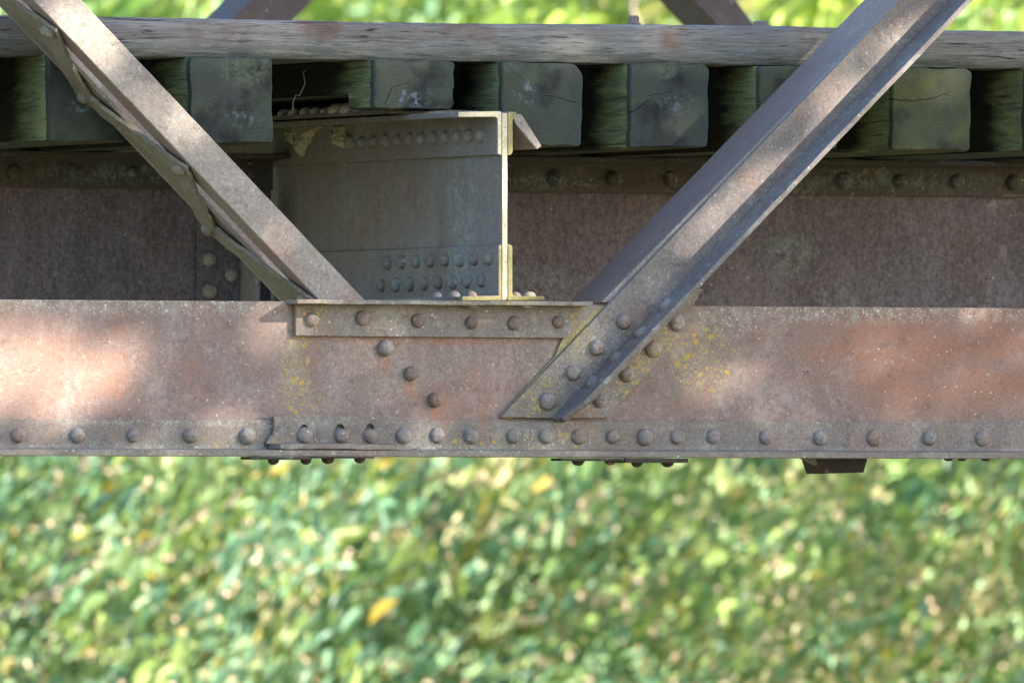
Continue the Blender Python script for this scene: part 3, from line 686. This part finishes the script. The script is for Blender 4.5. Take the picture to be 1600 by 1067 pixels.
# ------------------------------------------------------------------ leaves
def leaf_mat(name, trans=.35, rough=.45):
    t = NT(name)
    at = t.n('ShaderNodeAttribute', attribute_name='leaf_col')
    c = at.outputs['Color']
    t.put(t.b.inputs['Base Color'], c); t.b.inputs['Roughness'].default_value = rough; t.b.inputs['Specular IOR Level'].default_value = .5
    tr = t.n('ShaderNodeBsdfTranslucent'); t.put(tr.inputs['Color'], t.mix(.5, c, (.30, .40, .06, 1)))
    mx = t.n('ShaderNodeMixShader'); mx.inputs[0].default_value = trans
    t.t.links.new(t.b.outputs[0], mx.inputs[1]); t.t.links.new(tr.outputs[0], mx.inputs[2]); t.t.links.new(mx.outputs[0], t.out.inputs[0])
    return t.m
def leaf_mesh(name, cen, ax, nr, ln, wd, col, fold=.25):
    """folded six-sided leaves; all arrays numpy, one row per leaf"""
    N = len(cen); ax = ax / np.linalg.norm(ax, axis=1, keepdims=True)
    sd = np.cross(ax, nr); sd /= np.linalg.norm(sd, axis=1, keepdims=True) + 1e-9; nn = np.cross(sd, ax)
    L = ln[:, None]; W = wd[:, None]
    pts = [cen, cen + ax * L * .35 + sd * W * .5 + nn * W * fold, cen + ax * L * .72 + sd * W * .36 + nn * W * fold * .7, cen + ax * L - nn * L * .12,
           cen + ax * L * .72 - sd * W * .36 + nn * W * fold * .7, cen + ax * L * .35 - sd * W * .5 + nn * W * fold]
    V = np.stack(pts, 1).reshape(-1, 3)
    base = (np.arange(N) * 6)[:, None]
    F = np.stack([base + np.array([0, 1, 2, 3]), base + np.array([0, 3, 4, 5])], 1).reshape(-1, 4)
    me = bpy.data.meshes.new(name)
    me.vertices.add(len(V)); me.vertices.foreach_set('co', V.astype(np.float32).ravel())
    me.loops.add(F.size); me.loops.foreach_set('vertex_index', F.astype(np.int32).ravel())
    me.polygons.add(len(F)); me.polygons.foreach_set('loop_start', (np.arange(len(F)) * 4).astype(np.int32))
    me.update(calc_edges=True)
    ca = me.color_attributes.new('leaf_col', 'FLOAT_COLOR', 'POINT')
    C4 = np.repeat(np.concatenate([col, np.ones((N, 1))], 1), 6, 0)
    ca.data.foreach_set('color', C4.astype(np.float32).ravel())
    return me
M_leaf = leaf_mat('thicket_leaf', .42); M_shade = leaf_mat('crown_leaf', .12)

# thicket on the far bank, seen out of focus
RV = np.array(RIGHT); FV = np.array((math.sin(TH), math.cos(TH), 0.0)); ZV = np.array((0, 0, 1.0))
def spray(n_spr, dist, halfw, z0, z1, depth, per, llen, lw, pal, wts, seeds=.25):
    cen, ax, nr, ln, wd, col = [], [], [], [], [], []
    pal = np.array(pal)
    for i in range(n_spr):
        a = rng.uniform(-halfw, halfw); zz = rng.uniform(z0, z1); dd = dist + rng.uniform(0, depth)
        dd += .8 * math.sin(a * 1.3 + zz * .9) + .5 * math.sin(a * 3.1 - zz * 2.3)
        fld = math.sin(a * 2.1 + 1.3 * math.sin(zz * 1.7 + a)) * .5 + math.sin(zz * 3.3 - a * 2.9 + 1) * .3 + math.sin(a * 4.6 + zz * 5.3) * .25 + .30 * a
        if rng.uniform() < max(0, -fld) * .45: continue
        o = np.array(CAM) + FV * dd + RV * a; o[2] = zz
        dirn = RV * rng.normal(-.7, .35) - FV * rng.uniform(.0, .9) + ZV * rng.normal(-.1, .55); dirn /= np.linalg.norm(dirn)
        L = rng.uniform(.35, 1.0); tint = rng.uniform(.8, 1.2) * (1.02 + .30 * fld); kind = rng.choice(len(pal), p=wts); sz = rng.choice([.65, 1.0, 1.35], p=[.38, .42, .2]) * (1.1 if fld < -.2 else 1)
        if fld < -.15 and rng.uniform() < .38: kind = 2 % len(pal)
        m = int(per * rng.uniform(.6, 1.3) / sz)
        u = np.sort(rng.uniform(0, 1, m))[:, None]
        pts = o + dirn * L * u + ZV * (-.45 * L * u ** 2)
        pts = pts + rng.normal(0, .045, (m, 3))
        la = dirn * .5 + rng.normal(0, .32, (m, 3)) + ZV * -.7 + RV * -.3
        nn = rng.normal(0, .55, (m, 3)) + ZV * .6 - FV * .75 + RV * .25
        c = pal[kind] * tint * rng.uniform(.7, 1.35, (m, 1)) * np.array([1, 1, 1]) + rng.normal(0, .006, (m, 3))
        odd = rng.uniform(0, 1, m)
        c[odd < .022] = np.array([.40, .30, .05]) * rng.uniform(.8, 1.2)
        l_ = llen * sz * rng.uniform(.6, 1.25, m); w_ = l_ * lw * rng.uniform(.75, 1.25, m)
        cen.append(pts); ax.append(la); nr.append(nn); ln.append(l_); wd.append(w_); col.append(np.clip(c, .008, 1))
        if rng.uniform() < seeds * (1 + .8 * fld):                                  # dry seed heads strung along the spray
            q = rng.integers(5, 16); u = rng.uniform(.2, 1, (q, 1))
            sp = o + dirn * L * u + ZV * (-.45 * L * u ** 2) - FV * .06 + rng.normal(0, .04, (q, 3))
            for _ in range(2):
                cen.append(sp); ax.append(rng.normal(0, 1, (q, 3))); nr.append(rng.normal(0, .6, (q, 3)) - FV + RV * .6 + ZV * .4)
                s_ = rng.uniform(.010, .026, q); ln.append(s_); wd.append(s_ * .8)
                col.append(np.clip(np.array([.72, .52, .38]) * rng.uniform(.6, 1.25, (q, 1)), 0, 1))
    return [np.concatenate(x) for x in (cen, ax, nr, ln, wd, col)]
greens = [(.14, .235, .085), (.20, .275, .07), (.10, .21, .125), (.25, .285, .10), (.30, .265, .13)]
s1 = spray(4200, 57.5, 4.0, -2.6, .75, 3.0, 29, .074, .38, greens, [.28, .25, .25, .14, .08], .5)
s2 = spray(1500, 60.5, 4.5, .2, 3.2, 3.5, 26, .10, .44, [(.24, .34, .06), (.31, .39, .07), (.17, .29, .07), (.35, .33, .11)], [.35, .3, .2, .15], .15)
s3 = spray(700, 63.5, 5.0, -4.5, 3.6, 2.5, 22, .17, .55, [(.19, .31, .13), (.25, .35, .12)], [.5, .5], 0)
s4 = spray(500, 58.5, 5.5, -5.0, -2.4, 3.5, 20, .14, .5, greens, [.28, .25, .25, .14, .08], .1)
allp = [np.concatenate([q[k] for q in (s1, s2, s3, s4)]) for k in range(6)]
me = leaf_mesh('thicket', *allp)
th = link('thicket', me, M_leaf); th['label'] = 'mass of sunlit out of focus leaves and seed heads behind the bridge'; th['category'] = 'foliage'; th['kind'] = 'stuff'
print('thicket leaves', len(allp[0]))
# bare stems in the thicket
M_bark = (lambda t: t.fin(t.mix(t.noise(30, 4), lin('#6d6258'), lin('#9a8d80')), .9, t.noise(60, 4), .5, .004))(NT('grey_bark'))
def TP(px, py, dist):
    d = ray(px, py); return CAM + d * (dist / FPX)
for i, (a, b, dist, r) in enumerate((((1600, 690), (1380, 1067), 58.3, .008), ((130, 700), (60, 1067), 57.9, .02), ((0, 960), (240, 840), 57.0, .012),
                                     ((560, 1050), (700, 740), 58.5, .010), ((1590, 1010), (1480, 1067), 58.2, .008), ((960, -60), (1000, 60), 59.6, .014))):
    A, B = TP(*a, dist), TP(*b, dist)
    e = (B - A); A -= e * .4; B += e * .6; n = 14
    pts = [A.lerp(B, k / n) + Vector((random.uniform(-.02, .02), random.uniform(-.02, .02), random.uniform(-.02, .02))) for k in range(n + 1)]
    v, f = tube(pts, r, 'stem', M_bark)
    lab = ['thin pale stem slanting through the leaves at lower right', 'thick upright stem in the leaves at lower left', 'slanting stem low at the left edge of the leaves',
           'reddish slanting stem in the leaves below the splice', 'short stem in the bottom right corner of the leaves', 'pale upright twig above the timber, beside its bolt'][i]
    o = link('bare_stem', mesh_from('bare_stem', v, f, Vector()), M_bark, smooth=True); o['label'] = lab; o['category'] = 'stem'; o['group'] = 'bare stems in the thicket'

# ------------------------------------------------------------------ tree on the near bank that dapples the bridge
patches = [  # photo point, plane depth, radii in pixels, how open
    (30, 570, 0, 230, 105, 1.0), (310, 676, 0, 110, 42, 1.0), (425, 488, 0, 80, 34, 1), (190, 490, 0, 80, 30, .6), (90, 690, 0, 90, 26, .5),
    (140, 50, .03, 90, 100, 1.0), (210, 140, .03, 70, 70, .9), (430, 390, .03, 66, 56, 1.0), (280, 240, .03, 40, 40, .45),
    (720, 570, 0, 120, 60, .75), (610, 545, 0, 70, 45, .7), (845, 685, 0, 60, 30, 1), (640, 680, 0, 70, 30, .7), (800, 600, 0, 60, 50, .8),
    (1450, 70, -.02, 100, 95, 1.0), (1400, 125, -.02, 100, 95, 1.0), (1340, 185, -.02, 95, 85, 1.0), (1270, 235, -.02, 75, 70, .9), (1200, 290, -.02, 75, 70, 1), (1140, 350, -.02, 50, 50, .8), (1060, 420, 0, 34, 45, .6),
    (795, 270, 0, 70, 130, 1.0), (790, 420, 0, 60, 80, 1), (1110, 545, 0, 40, 34, 1), (1195, 610, 0, 50, 50, .55), (1200, 683, 0, 60, 24, .5), (1500, 530, 0, 190, 70, .45), (1580, 640, 0, 60, 40, .3), (1540, 515, 0, 70, 40, .5),
    (1130, 455, 1.19, 120, 30, .35), (940, 1, .3, 60, 30, .5), (700, 60, .28, 180, 26, .3), (1040, 70, .28, 60, 20, .4)]
U1 = SUN.cross(Vector((0, 0, 1))).normalized(); U2 = U1.cross(SUN).normalized()
pt = []
for px, py, Y, rx, ry, k in patches:
    c = P(px, py, Y); a = P(px + rx, py, Y) - c; b = P(px, py + ry, Y) - c
    Mi = np.linalg.inv(np.array([[a.dot(U1), b.dot(U1)], [a.dot(U2), b.dot(U2)]]))
    pt.append((np.array([c.dot(U1), c.dot(U2)]), Mi, k))
def openness(q):
    o = np.zeros(len(q))
    for c, Mi, k in pt:
        d = (q - c) @ Mi.T; r = np.linalg.norm(d, axis=1)
        o = np.maximum(o, k * np.clip((1.15 - r) / .4, 0, 1))
    return o
CR = SUN * 9.5
u1, u2 = np.array(U1), np.array(U2); sv = np.array(SUN); c0 = np.array(CR)
NL = 84000; HA, HB = 4.4, 2.4
q = np.stack([rng.uniform(-HA, HA, NL), rng.uniform(-HB, HB, NL)], 1); QC = np.array([-2.4, .45])
keep = rng.uniform(0, 1, NL) > openness(q + QC) * 1.0
keep &= (np.abs(q[:, 0]) / HA) ** 4 + (np.abs(q[:, 1]) / HB) ** 4 < rng.uniform(.6, 1.1, NL)
q = q[keep] + QC; m = len(q)
cen = c0 + q[:, :1] * u1 + q[:, 1:] * u2 + sv * rng.normal(0, .7, (m, 1))
outer = rng.normal(0, 1, (5000, 3)); outer /= np.linalg.norm(outer, axis=1, keepdims=True)
oc = c0 + QC[0] * u1 + QC[1] * u2 + outer * rng.uniform(2.4, 4.8, (5000, 1)) * np.array([1, 1, .7])
oq = np.stack([(oc) @ u1, (oc) @ u2], 1)
inside = (np.abs(oq[:, 0] - QC[0]) < HA) & (np.abs(oq[:, 1] - QC[1]) < HB)
oc = oc[~inside]
cen = np.concatenate([cen, oc]); m = len(cen)
l_ = rng.uniform(.07, .13, m)
colr = np.array([.05, .10, .03]) * rng.uniform(.7, 1.4, (m, 1))
me = leaf_mesh('crown', cen - np.array((CR.x, CR.y, -5.2)), rng.normal(0, 1, (m, 3)), rng.normal(0, .7, (m, 3)) + sv, l_, l_ * .6, colr)
tr = thing('shade_tree', (CR.x, CR.y, -5.2), 'broad leafy tree on the near bank that shades the bridge', 'tree')
link('crown', me, M_shade, tr)
tips = [CR + U1 * a + Vector((0, 0, b)) for a, b in ((-6.9, .6), (2.4, .2), (-6.0, 2.6), (2.2, 2.4), (-2.0, 3.4))]
vv, ff = [], []
def addtube(pts, r):
    v, f = tube(pts, r, '', None, seg=9); k = len(vv); vv.extend(v); ff.extend([[i + k for i in x] for x in f])
base = Vector((CR.x + 5.0, CR.y - .5, -5.3)); fork = base + Vector((-.2, .1, 6.4))
addtube([base, base.lerp(fork, .5) + Vector((.1, 0, 0)), fork], [.28, .22, .17])
for tpt in tips: addtube([fork, fork.lerp(tpt, .5) + Vector((0, 0, .6)), tpt], [.10, .06, .02])
link('trunk', mesh_from('trunk', vv, ff, tr.location), M_bark, tr, smooth=True)

# ------------------------------------------------------------------ ground and far bank
M_ground = (lambda t: t.fin(t.mix(t.ss(t.noise(.8, 6), .4, .6), lin('#4e5136'), lin('#6a6248')), .95, t.noise(6, 5), .5, .05, .1))(NT('bank_ground'))
n = 60; v = []; f = []
for i in range(n + 1):
    for j in range(n + 1):
        x = -600 + 1200 * i / n; y = -600 + 1200 * j / n; v.append(Vector((x, y, -5.2)))
for i in range(n):
    for j in range(n):
        a = i * (n + 1) + j; f.append([a, a + 1, a + n + 2, a + n + 1])
o = link('ground', mesh_from('ground', v, f, Vector()), M_ground); o['kind'] = 'structure'
v = []; f = []; nx, ny = 60, 24
for i in range(nx + 1):
    for j in range(ny + 1):
        a = -40 + 80 * i / nx; dd = 64 + 26 * j / ny
        p = CAM + Vector(FV) * dd + RIGHT * a
        hgt = -5.6 + 12.0 * (1 - math.cos(math.pi * min(1, j / ny * 1.25))) / 2 + .4 * math.sin(a * .7 + j) + .3 * math.sin(a * 1.9)
        v.append(Vector((p.x, p.y, hgt)))
for i in range(nx):
    for j in range(ny):
        a = i * (ny + 1) + j; f.append([a, a + 1, a + ny + 2, a + ny + 1])
M_bank = (lambda t: t.fin(t.mix(t.ss(t.noise(3, 6, .7), .4, .6), lin('#6a8a66'), lin('#93a874')), .95, t.noise(12, 5), .8, .1, .1))(NT('overgrown_bank'))
o = link('hillside', mesh_from('hillside', v, f, Vector()), M_bank, smooth=True); o['kind'] = 'structure'
